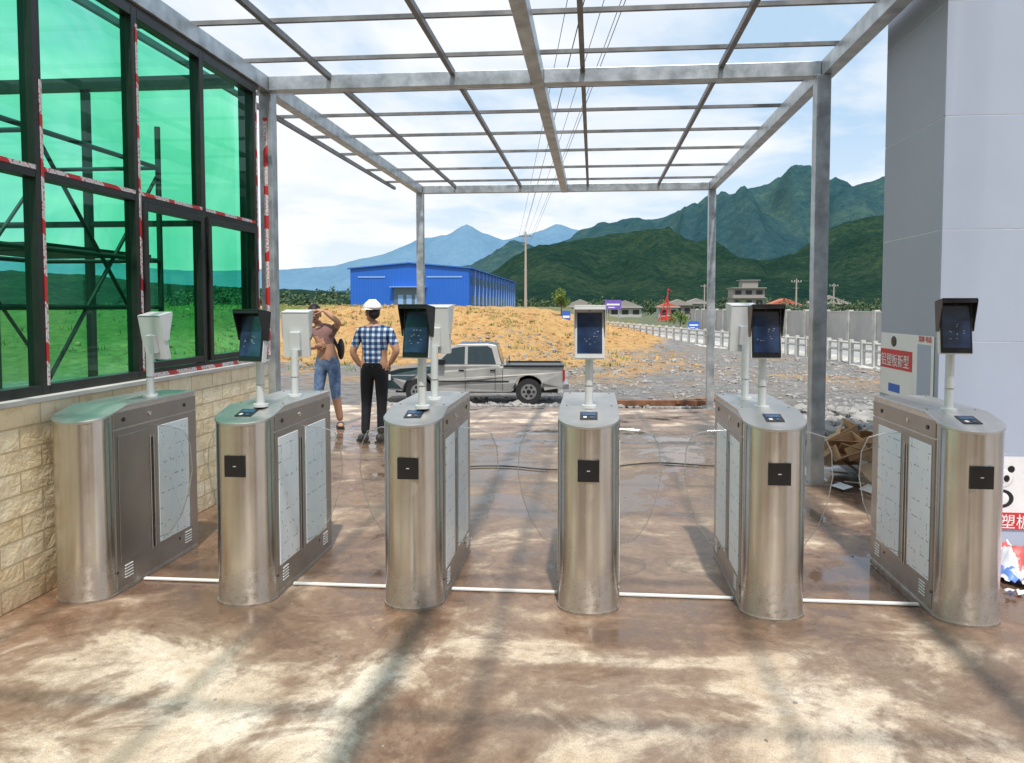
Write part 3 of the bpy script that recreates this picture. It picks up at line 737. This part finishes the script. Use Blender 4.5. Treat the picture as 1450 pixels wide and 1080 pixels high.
# ------------------------------------------------------------------ vegetation
def leafmat(name,c1,c2,c3):
    m,t,bb=newmat(name); co=t.coords(); n=t.noise(co,.9,5,.7)
    t.l(t.ramp(n,[(.35,c1),(.5,c2),(.65,c3)]),bb.inputs['Base Color']); bb.inputs['Roughness'].default_value=.7; return m
M_leaf=leafmat('foliage',(.02,.05,.025),(.05,.095,.04),(.10,.15,.06)); M_leafb=leafmat('bright_foliage',(.05,.10,.02),(.11,.19,.03),(.2,.28,.06)); M_bark=mat('bark',(.12,.09,.06),.9)
def crown(b,x,y,z,r,h,n,m,s):
    lobes=[(random.gauss(0,r*.45),random.gauss(0,r*.45),random.uniform(.15,.9)*h,random.uniform(.35,.6)*r) for _ in range(7)]
    vs=[];fs=[]
    for i in range(n):
        l=random.choice(lobes); d=Vector((random.gauss(0,1),random.gauss(0,1),random.gauss(0,1))).normalized()*l[3]*random.uniform(.5,1.1)
        c=Vector((x+l[0],y+l[1],z+l[2]))+d; q=Vector((random.gauss(0,1),random.gauss(0,1),random.gauss(0,1))).normalized(); u=q.orthogonal().normalized()*s*random.uniform(.6,1.3); w=q.cross(u).normalized()*s*random.uniform(.5,1)
        o=len(vs); vs+=[tuple(c-u),tuple(c+w*.7),tuple(c+u),tuple(c-w*.7)]; fs.append((o,o+1,o+2,o+3))
    b.add(vs,fs,m)
b=MB()
def tree_row(n,tx,Y,hh,s=.35,cnt=90):
    for i in range(n):
        t=random.uniform(*tx); y=random.uniform(*Y); h=random.uniform(*hh); crown(b,t*y,y,-1.0,h*.45,h,cnt,M_leaf,s)
tree_row(130,(-.02,.42),(235,330),(3,6),.5)
tree_row(60,(.13,.40),(110,160),(1.6,3.2),.28)
tree_row(34,(.25,.42),(120,180),(2.4,4.5),.35)
tree_row(80,(-.60,-.34),(190,260),(5,9),.6)
tree_row(30,(-.18,.02),(200,260),(3,6),.45)
b.obj('distant_trees')
for (x,y,h,nm) in ((-3.6,84,3.0,'young_tree'),(12.5,108,3.2,'young_tree'),(20.5,102,3.6,'young_tree')):
    e=empty(nm,(x,y,hgt(x,y))); b=MB(); b.tube((0,0,0),(.05,0,h*.5),.09,M_bark,7,.05)
    for k in range(5): a=k*1.3; b.tube((.03,0,h*.35),(math.cos(a)*h*.25,math.sin(a)*h*.25,h*.7),.04,M_bark,5,.015)
    b.obj('trunk',e); b=MB(); crown(b,0,0,h*.2,h*.42,h*.8,900,M_leafb,.13); b.obj('crown',e)
b=MB(); 
for i in range(620):
    y=random.uniform(30,75); x=random.uniform(-34,2); 
    if random.random()<.25 and x>-20: continue
    z=hgt(x,y)
    vs=[];fs=[]
    for k in range(9):
        a=random.uniform(0,6.3); l=random.uniform(.1,.32); w=.03; dx,dy=math.cos(a),math.sin(a); px,py=x+random.gauss(0,.2),y+random.gauss(0,.2)
        o=len(vs); vs+=[(px-dy*w,py+dx*w,z-.02),(px+dy*w,py-dx*w,z-.02),(px+dx*l*.6,py+dy*l*.6,z+l)]; fs.append((o,o+1,o+2))
    b.add(vs,fs,M_leafb)
b.obj('weeds')
# ------------------------------------------------------------------ pickup truck
def truck():
    e=empty('pickup_truck',(-3.3,20.8,-1.12),R(4))
    Mp=mat('truck_paint_silver',(.36,.35,.33),.36,metal=.25,var=.16,vscale=2,coat=.3); Mg=mat('truck_paint_dark_green',(.025,.05,.055),.3,metal=.2,var=.3,vscale=3,coat=.4)
    Mgl=mat('car_glass',(.02,.03,.03),.08,coat=.3); Mlt=mat('lamp_lens',(.6,.6,.58),.15); Mrl=mat('tail_lamp',(.4,.02,.02),.2)
    W=.84
    def arch(cx,r,n=12): return [(cx-r*math.cos(math.pi*i/n),.38+r*math.sin(math.pi*i/n)) for i in range(n+1)]
    prof=[(-2.48,.42)]+[( -2.46,.62),(-2.44,.80),(-2.36,.92),(-2.05,1.00),(-1.35,1.06),(-1.12,1.08),(.72,1.08),(.72,1.04)]+[(2.46,1.04),(2.48,.9),(2.47,.55),(2.42,.45)]+arch(1.50,.42)[::-1]+[(1.0,.34),(-1.0,.34)]+arch(-1.52,.42)[::-1]+[(-2.0,.36)]
    b=MB()
    def hw(x,z):
        w=W
        if z>.8: w-=.05*(z-.8)/.28
        if z<.5: w-=.03
        if x<-2.2: w-=.10*((-2.2-x)/.28)**2+.02
        if x>2.35: w-=.03
        return w
    k=len(prof); Lf=[(p[0],-hw(*p),p[1]) for p in prof]; Rt=[(p[0],hw(*p),p[1]) for p in prof]
    b.add(Lf+Rt,[tuple(range(k)),tuple(range(k,2*k))[::-1]],Mp)
    for i in range(k):
        j=(i+1)%k; mid=(prof[i][0]+prof[j][0])/2
        b.add([Lf[i],Rt[i],Rt[j],Lf[j]],[(0,1,2,3)],Mg if mid<-1.1 else Mp,False)
    bo=b.obj('body_shell',e,.035,3)
    me=bo.data; bm=bmesh.new(); bm.from_mesh(me); bmesh.ops.remove_doubles(bm,verts=bm.verts,dist=1e-4); 
    bmesh.ops.recalc_face_normals(bm,faces=bm.faces); bm.to_mesh(me); bm.free()
    b=MB()
    wing=[(-2.45,.45),(-2.44,.78),(-2.34,.895),(-2.05,.975),(-1.35,1.035),(-1.10,1.05),(-1.10,.40)]+[(p[0],p[1]) for p in arch(-1.52,.43)[::-1]]
    wing=wing+[(-2.0,.42)]
    for sd in (-1,1):
        vs=[(p[0],sd*(hw(*p)+.006),p[1]) for p in wing]; vs2=[(p[0],sd*(hw(*p)-.03),p[1]) for p in wing]; kk=len(wing)
        b.add(vs+vs2,[tuple(range(kk)) if sd<0 else tuple(range(kk))[::-1]]+[(i,(i+1)%kk,kk+(i+1)%kk,kk+i) for i in range(kk)],Mg)
    b.obj('front_wings',e)
    g=[(-1.22,1.07),(-.62,1.60),(-.45,1.66),(.35,1.67),(.60,1.63),(.76,1.07)]
    def gw(z): return .79-.17*(z-1.07)/.6
    b=MB(); k=len(g); Lf=[(p[0],-gw(p[1]),p[1]) for p in g]; Rt=[(p[0],gw(p[1]),p[1]) for p in g]
    b.add(Lf+Rt,[tuple(range(k)),tuple(range(k,2*k))[::-1]],Mp)
    for i in range(k): b.add([Lf[i],Rt[i],Rt[(i+1)%k],Lf[(i+1)%k]],[(0,1,2,3)],Mg if i in (1,2,3) else Mp)
    bo=b.obj('cabin',e,.03,3); me=bo.data; bm=bmesh.new(); bm.from_mesh(me); bmesh.ops.remove_doubles(bm,verts=bm.verts,dist=1e-4); bmesh.ops.recalc_face_normals(bm,faces=bm.faces); bm.to_mesh(me); bm.free()
    b=MB()
    for sd in (-1,1):
        for poly in ([(-1.04,1.11),(-.60,1.54),(-.26,1.59),(-.26,1.11)],[(-.18,1.11),(-.18,1.59),(.36,1.60),(.48,1.53),(.60,1.11)]):
            vs=[(p[0],sd*(gw(p[1])+.006),p[1]) for p in poly]; vs2=[(p[0],sd*(gw(p[1])-.02),p[1]) for p in poly]; kk=len(poly)
            b.add(vs+vs2,[tuple(range(kk)) if sd<0 else tuple(range(kk))[::-1]]+[(i,(i+1)%kk,kk+(i+1)%kk,kk+i) for i in range(kk)],Mgl)
    def quad(xa,za,xb,zb,off):
        wa,wb=gw(za)-.07,gw(zb)-.07
        b.add([(xa+off,-wa,za),(xa+off,wa,za),(xb+off,wb,zb),(xb+off,-wb,zb)],[(0,1,2,3)],Mgl)
    quad(-1.14,1.14,-.68,1.55,-.008); quad(.745,1.14,.63,1.54,.008)
    b.obj('windows',e)
    b=MB()
    b.box(.85,2.40,-.72,.72,1.041,1.046,M_black)
    for sd in (-1,1): b.box(.80,2.46,sd*.80-.035,sd*.80+.035,1.041,1.085,M_black)
    b.box(2.40,2.47,-.76,.76,1.041,1.075,M_black); b.tube((.9,-.76,1.08),(.9,-.76,1.25),.02,M_chrome); b.tube((.9,.76,1.08),(.9,.76,1.25),.02,M_chrome); b.tube((.9,-.76,1.25),(.9,.76,1.25),.02,M_chrome)
    b.box(-2.60,-2.40,-.80,.80,.40,.60,Mg); b.box(2.44,2.60,-.78,.78,.42,.56,M_chrome)
    b.box(-2.475,-2.44,-.45,.45,.66,.82,M_black); 
    for sd in (-1,1):
        b.box(-2.47,-2.30,sd*.66-.12,sd*.66+.12,.66,.82,Mlt); b.box(2.43,2.49,sd*.76-.06,sd*.76+.06,.66,.95,Mrl)
        b.box(-.98,-.80,sd*.92-.07,sd*.92+.07,1.10,1.25,M_black)
        for hx in (-.42,.44): b.box(hx,hx+.15,min(sd*.80,sd*.845),max(sd*.80,sd*.845),.93,.96,M_black)
    b.obj('trim',e,.01,2)
    b=MB()
    for sd in (-1,1):
        for sx in (-1.08,-.24,.58,.78): 
            yy=sd*(W+.001); b.box(sx-.006,sx+.006,min(yy,yy+sd*.003),max(yy,yy+sd*.003),.40,1.0,M_black)
        yy=sd*(W+.001); b.box(-1.06,.96,min(yy,yy+sd*.012),max(yy,yy+sd*.012),.62,.66,M_rubber)
    b.obj('door_gaps',e)
    b=MB()
    for cx in (-1.52,1.50):
        for sd in (-1,1):
            ya,yb=sd*.62,sd*.845
            b.tube((cx,ya,.355),(cx,yb,.355),.355,M_rubber,32); b.tube((cx,yb,.355),(cx,yb+sd*.006,.355),.325,M_rubber,32); b.tube((cx,yb+.0,.355),(cx,yb+sd*.012,.355),.215,M_chrome,28)
            b.tube((cx,yb,.355),(cx,yb+sd*.03,.355),.06,M_black,14)
            for q in range(6):
                a=q*math.pi/3; b.tube((cx+.135*math.cos(a),yb+sd*.0125,.355+.135*math.sin(a)),(cx+.135*math.cos(a),yb+sd*.0145,.355+.135*math.sin(a)),.038,M_black,10)
    b.box(-2.2,2.3,-.6,.6,.3,.42,M_black)
    b.obj('wheels',e)
truck()
# ------------------------------------------------------------------ people
M_skin=mat('skin',(.44,.24,.15),.55,var=.1); M_hair=mat('black_hair',(.01,.009,.008),.6)
M_trou=mat('black_trousers',(.012,.013,.018),.8,bump=.3,bscale=12); M_shirtb=mat('brown_tshirt',(.22,.12,.11),.85,bump=.4,bscale=10)
M_denim=mat('blue_denim',(.035,.08,.20),.85,col2=(.20,.30,.46),vscale=12); M_helm=mat('white_helmet',(.82,.82,.80),.3,var=.02); M_shoe=mat('dark_shoe',(.02,.02,.022),.6)
def plaid():
    m,t,bb=newmat('plaid_shirt'); co=t.coords(); sx=t.n('ShaderNodeSeparateXYZ',inp={0:co})
    a=t.math('GREATER_THAN',t.math('FRACT',t.math('MULTIPLY',sx.outputs[0],15)),.45); c=t.math('GREATER_THAN',t.math('FRACT',t.math('MULTIPLY',sx.outputs[2],15)),.45)
    f=t.math('MULTIPLY',t.math('ADD',a,c),.5)
    t.l(t.ramp(f,[(0,(.58,.64,.70)),(.5,(.08,.17,.32)),(1,(.015,.03,.10))]),bb.inputs['Base Color']); bb.inputs['Roughness'].default_value=.85
    bp=t.n('ShaderNodeBump',inp={'Strength':.5,'Distance':.03,'Height':t.noise(co,10,3)}); t.l(bp.outputs[0],bb.inputs['Normal']); return m
M_plaid=plaid()
def skinned(name,V,E,mats,matfn,parent,root,sub=2):
    names=list(V); me=bpy.data.meshes.new(name); me.from_pydata([V[n][0] for n in names],[(names.index(a),names.index(c)) for a,c in E],[])
    o=link(bpy.data.objects.new(name,me)); sk=o.modifiers.new('s','SKIN'); sk.use_smooth_shade=True
    for i,n in enumerate(names):
        r=V[n][1]; sv=me.skin_vertices[0].data[i]; sv.radius=(r,r) if not isinstance(r,tuple) else r; sv.use_root=(n==root)
    ss=o.modifiers.new('u','SUBSURF'); ss.levels=sub; ss.render_levels=sub
    dg=bpy.context.evaluated_depsgraph_get(); nm=bpy.data.meshes.new_from_object(o.evaluated_get(dg))
    bpy.data.objects.remove(o); o=link(bpy.data.objects.new(name,nm)); nm.materials.clear()
    for m in mats: nm.materials.append(m)
    segs=[(a,c,Vector(V[a][0]),Vector(V[c][0])) for a,c in E]
    for p in nm.polygons:
        c=p.center; best=None
        for a,bb,A,B in segs:
            d=B-A; t=max(0,min(1,(c-A).dot(d)/d.length_squared)); q=(c-(A+d*t)).length
            if best is None or q<best[0]: best=(q,a,bb,t)
        p.material_index=matfn(best[1],best[2],best[3],c); p.use_smooth=True
    o.parent=parent; return o
def head(parent,c,yaw,pitch,hair=True,helmet=False,nm='head'):
    b=MB(); b.M=Matrix.Translation(c)@Matrix.Rotation(yaw,4,'Z')@Matrix.Rotation(pitch,4,'X')
    b.ell((0,0,.02),(.074,.092,.10),M_skin,20,14); b.ell((0,-.03,-.045),(.052,.06,.062),M_skin,16,10)
    b.ell((0,-.094,.0),(.012,.02,.02),M_skin,8,6)
    b.ell((0,-.085,-.042),(.024,.009,.007),M_rust,8,6)
    for s in (-1,1):
        b.ell((s*.077,.005,.0),(.012,.022,.032),M_skin,8,8); b.ell((s*.03,-.083,.022),(.013,.008,.007),M_white,8,6); b.ell((s*.03,-.09,.022),(.006,.004,.006),M_black,6,6); b.ell((s*.03,-.086,.042),(.02,.007,.004),M_hair,8,4)
    b.ell((0,.018,.050),(.082,.094,.096),M_hair,20,12,zmin=-.25)
    b.ell((0,.045,.0),(.068,.062,.07),M_hair,16,10)
    o=b.obj(nm,parent)
    if helmet:
        h=MB(); h.M=b.M
        h.ell((0,0,.05),(.105,.128,.108),M_helm,28,14,zmin=0.0)
        h.tube((0,-.01,.042),(0,-.01,.052),.130,M_helm,28,.122); h.ell((0,-.085,.05),(.08,.085,.012),M_helm,20,6)
        for k in (-.03,0,.03): h.ell((k,0,.065),(.008,.11,.10),M_helm,8,12,zmin=0)
        h.obj('hard_hat',parent)
    return o
def hand(b,p,d,palm_n,curl=.5,side=1):
    p=Vector(p); d=Vector(d).normalized(); n=Vector(palm_n); n=(n-d*n.dot(d)).normalized(); s=d.cross(n)*side
    q=Matrix((s,d,n)).transposed().to_4x4(); q.translation=p
    b.M=q; b.ell((0,.045,0),(.040,.055,.016),M_skin,12,8)
    for i,(x,l) in enumerate(((-.028,.070),(-.010,.078),(.010,.073),(.028,.056))):
        a=Vector((x,.085,0)); ang=.25
        for k,f in enumerate((.45,.3,.25)):
            ang+=curl*.6; nx=a+Vector((x*.1,math.cos(ang)*l*f,math.sin(ang)*l*f)); b.tube(a,nx,.0085-.0012*k,M_skin,7,.0078-.0012*k); b.ell(nx,(.0075-.001*k,)*3,M_skin,7,5); a=nx
    a=Vector((-.034,.02,.0)); 
    for dlt in ((-.024,.024,.012),(-.010,.026,.014),(-.002,.02,.010)):
        nx=a+Vector(dlt); b.tube(a,nx,.0105,M_skin,7,.009); b.ell(nx,(.009,)*3,M_skin,7,5); a=nx
def man_back():
    e=empty('man_in_hard_hat',(-2.48,8.22,0),R(0)); e.scale=(.975,.975,.965)
    V={'pel':((0,0,.90),(.155,.115)),'wai':((0.0,0,1.02),(.15,.105)),'che':((0.01,.0,1.20),(.175,.115)),'ucb':((0.01,0,1.31),(.14,.09)),'nek':((0.0,.0,1.40),.055),'nk2':((-.01,-.0,1.46),.052),
     'sL':((-.165,0,1.315),.066),'eL':((-.255,-.03,1.07),.044),'wL':((-.165,.02,.90),.030),
     'sR':((.185,0,1.32),.066),'eR':((.285,-.06,1.09),.044),'wR':((.185,-.01,.93),.030),
     'hL':((-.085,0,.84),.098),'kL':((-.105,.02,.46),.064),'aL':((-.12,0,.09),.05),
     'hR':((.085,0,.84),.098),'kR':((.085,.0,.46),.064),'aR':((.065,.03,.09),.05)}
    E=[('pel','wai'),('wai','che'),('che','ucb'),('ucb','nek'),('nek','nk2'),('ucb','sL'),('sL','eL'),('eL','wL'),('ucb','sR'),('sR','eR'),('eR','wR'),('pel','hL'),('hL','kL'),('kL','aL'),('pel','hR'),('hR','kR'),('kR','aR')]
    def mf(a,b_,t,c):
        if a in('hL','kL','hR','kR'): return 1
        if b_ in('hL','hR'): return 1
        if a=='pel': return 0 if c.z>.90 else 1
        if a in('eL','eR'): return 2
        if a in('sL','sR'): return 0 if t<.72 else 2
        if a=='nek' or (b_=='nek' and t>.8): return 2
        return 0
    skinned('body',V,E,[M_plaid,M_trou,M_skin],mf,e,'pel')
    head(e,(-.015,-.01,1.535),R(222),R(0),helmet=True)
    b=MB(); hand(b,V['wL'][0],(.7,.15,-.6),(.3,.9,0),.6,1); hand(b,V['wR'][0],(-.8,.1,-.5),(-.3,.9,0),.6,-1); b.M=Matrix(); b.obj('hands',e)
    b=MB(); 
    for x,y,a in ((-.13,.0,.6),(.06,.03,-.15)):
        b.M=Matrix.Translation((x,y,0))@Matrix.Rotation(a,4,'Z'); b.ell((0,.06,.04),(.048,.135,.045),M_shoe,16,8,zmin=-.85); b.ell((0,-.03,.06),(.045,.06,.055),M_shoe,12,8)
        b.box(-.046,.046,-.075,.17,.0,.018,M_rubber)
    b.obj('shoes',e)
    b=MB(); b.tube((0,0,.925),(0,0,.955),.13,M_black,24)
    b.v=[(v[0]*1.16,v[1]*.88,v[2]) for v in b.v]; b.obj('belt',e)
man_back()
def man_shade():
    e=empty('man_lifting_shirt',(-3.44,9.3,hbase(9.3)),R(0))
    V={'pel':((0.02,0,.86),(.145,.115)),'wai':((0.0,0,.99),(.14,.115)),'che':((-.02,-.0,1.17),(.155,.11)),'ucb':((-.05,-.0,1.27),(.13,.09)),'nek':((-.09,-.01,1.34),.055),'nk2':((-.12,-.03,1.39),.050),
     'sL':((-.20,-.01,1.26),.062),'eL':((-.27,-.10,1.03),.042),'wL':((-.08,-.17,1.06),.030),
     'sR':((.11,-.01,1.28),.062),'eR':((.21,-.11,1.37),.044),'wR':((.02,-.13,1.52),.028),
     'hL':((-.07,0,.80),.095),'kL':((-.10,-.04,.45),.066),'aL':((-.11,.03,.08),.042),
     'hR':((.10,0,.80),.095),'kR':((.13,-.04,.45),.066),'aR':((.17,.02,.08),.042)}
    E=[('pel','wai'),('wai','che'),('che','ucb'),('ucb','nek'),('nek','nk2'),('ucb','sL'),('sL','eL'),('eL','wL'),('ucb','sR'),('sR','eR'),('eR','wR'),('pel','hL'),('hL','kL'),('kL','aL'),('pel','hR'),('hR','kR'),('kR','aR')]
    def mf(a,b_,t,c):
        if a in('hL','hR') or b_ in('hL','hR'): return 1
        if a in('kL','kR'): return 1 if t<.12 else 2
        if a=='pel': return 1 if c.z<.90 else 2
        if a=='wai': return 2 if c.z<1.06+.05*math.sin(c.x*14) else 0
        if a in('eL','eR'): return 2
        if a in('sL','sR'): return 0 if t<.6 else 2
        if a=='nek' or (b_=='nek' and t>.8): return 2
        return 0
    skinned('body',V,E,[M_shirtb,M_denim,M_skin],mf,e,'pel')
    head(e,(-.135,-.05,1.465),R(20),R(10))
    b=MB(); hand(b,V['wL'][0],(.9,-.1,.15),(0,.8,.3),.9,1); hand(b,V['wR'][0],(-.95,-.05,.12),(0,.3,-.9),.3,-1); b.M=Matrix(); b.obj('hands',e)
    b=MB()
    for x,y,a in ((-.11,.0,.1),(.17,.0,.4)):
        b.M=Matrix.Translation((x,y,0))@Matrix.Rotation(a,4,'Z'); b.ell((0,-.06,.045),(.042,.12,.035),M_skin,16,8); b.box(-.046,.046,-.19,.075,.0,.022,M_rubber); b.ell((0,-.07,.05),(.048,.04,.042),M_shoe,12,8)
    b.obj('sandals',e)
    b=MB(); b.tube((-.0,.08,1.30),(.17,.03,.98),.02,M_black,8); b.ell((.17,.07,1.02),(.045,.06,.14),M_black,12,8)
    b.obj('shoulder_bag',e)
man_shade()
# ------------------------------------------------------------------ world, sun, camera
w=bpy.data.worlds.new('World'); sc.world=w; w.use_nodes=True; t=NT(w.node_tree); bg=w.node_tree.nodes['Background']
sd=Vector((.35,-1.8,3.6)).normalized(); el=math.asin(sd.z); az=math.atan2(sd.x,sd.y)
sky=t.n('ShaderNodeTexSky',sky_type='NISHITA',sun_disc=False,sun_elevation=el,sun_rotation=az,air_density=1.0,dust_density=1.2,ozone_density=1.5)
gc=t.n('ShaderNodeTexCoord').outputs['Generated']; sp=t.n('ShaderNodeSeparateXYZ',inp={0:gc})
zz=t.math('ADD',t.math('MAXIMUM',sp.outputs[2],0),.2)
cv=t.n('ShaderNodeCombineXYZ',inp={0:t.math('DIVIDE',sp.outputs[0],zz),1:t.math('DIVIDE',sp.outputs[1],zz),2:.0}).outputs[0]
cn=t.noise(cv,1.15,10,.55,.35)
xb=t.math('MULTIPLY',sp.outputs[0],-.08); cn=t.math('ADD',cn,xb)
cf=t.ramp(cn,[(.40,.08),(.48,.6),(.57,1)])
hz=t.ramp(sp.outputs[2],[(0,.85),(.08,.55),(.24,0)])
cf=t.math('MAXIMUM',cf,hz)
blue=t.mix(.75,sky.outputs[0],(4.1,5.8,7.5))
col=t.mix(cf,blue,(7.2,7.4,7.7)); t.l(col,bg.inputs[0]); bg.inputs[1].default_value=.138
L=bpy.data.lights.new('sun','SUN'); L.energy=4.2; L.angle=R(1.5); L.color=(1,.94,.86); lo=link(bpy.data.objects.new('sun',L)); lo.rotation_euler=(-sd).to_track_quat('-Z','Y').to_euler(); lo.location=(0,0,30)
cam=bpy.data.cameras.new('camera'); co=link(bpy.data.objects.new('camera',cam)); sc.camera=co
cam.sensor_width=36; cam.lens=26.0; cam.clip_end=9000; cam.clip_start=.05
cam.shift_x=-.016; cam.shift_y=-.0386
co.location=(0,0,1.55); co.rotation_euler=(R(90-2.7),0,R(5))
sc.view_settings.view_transform='Standard'; sc.view_settings.look='None'; sc.view_settings.exposure=0
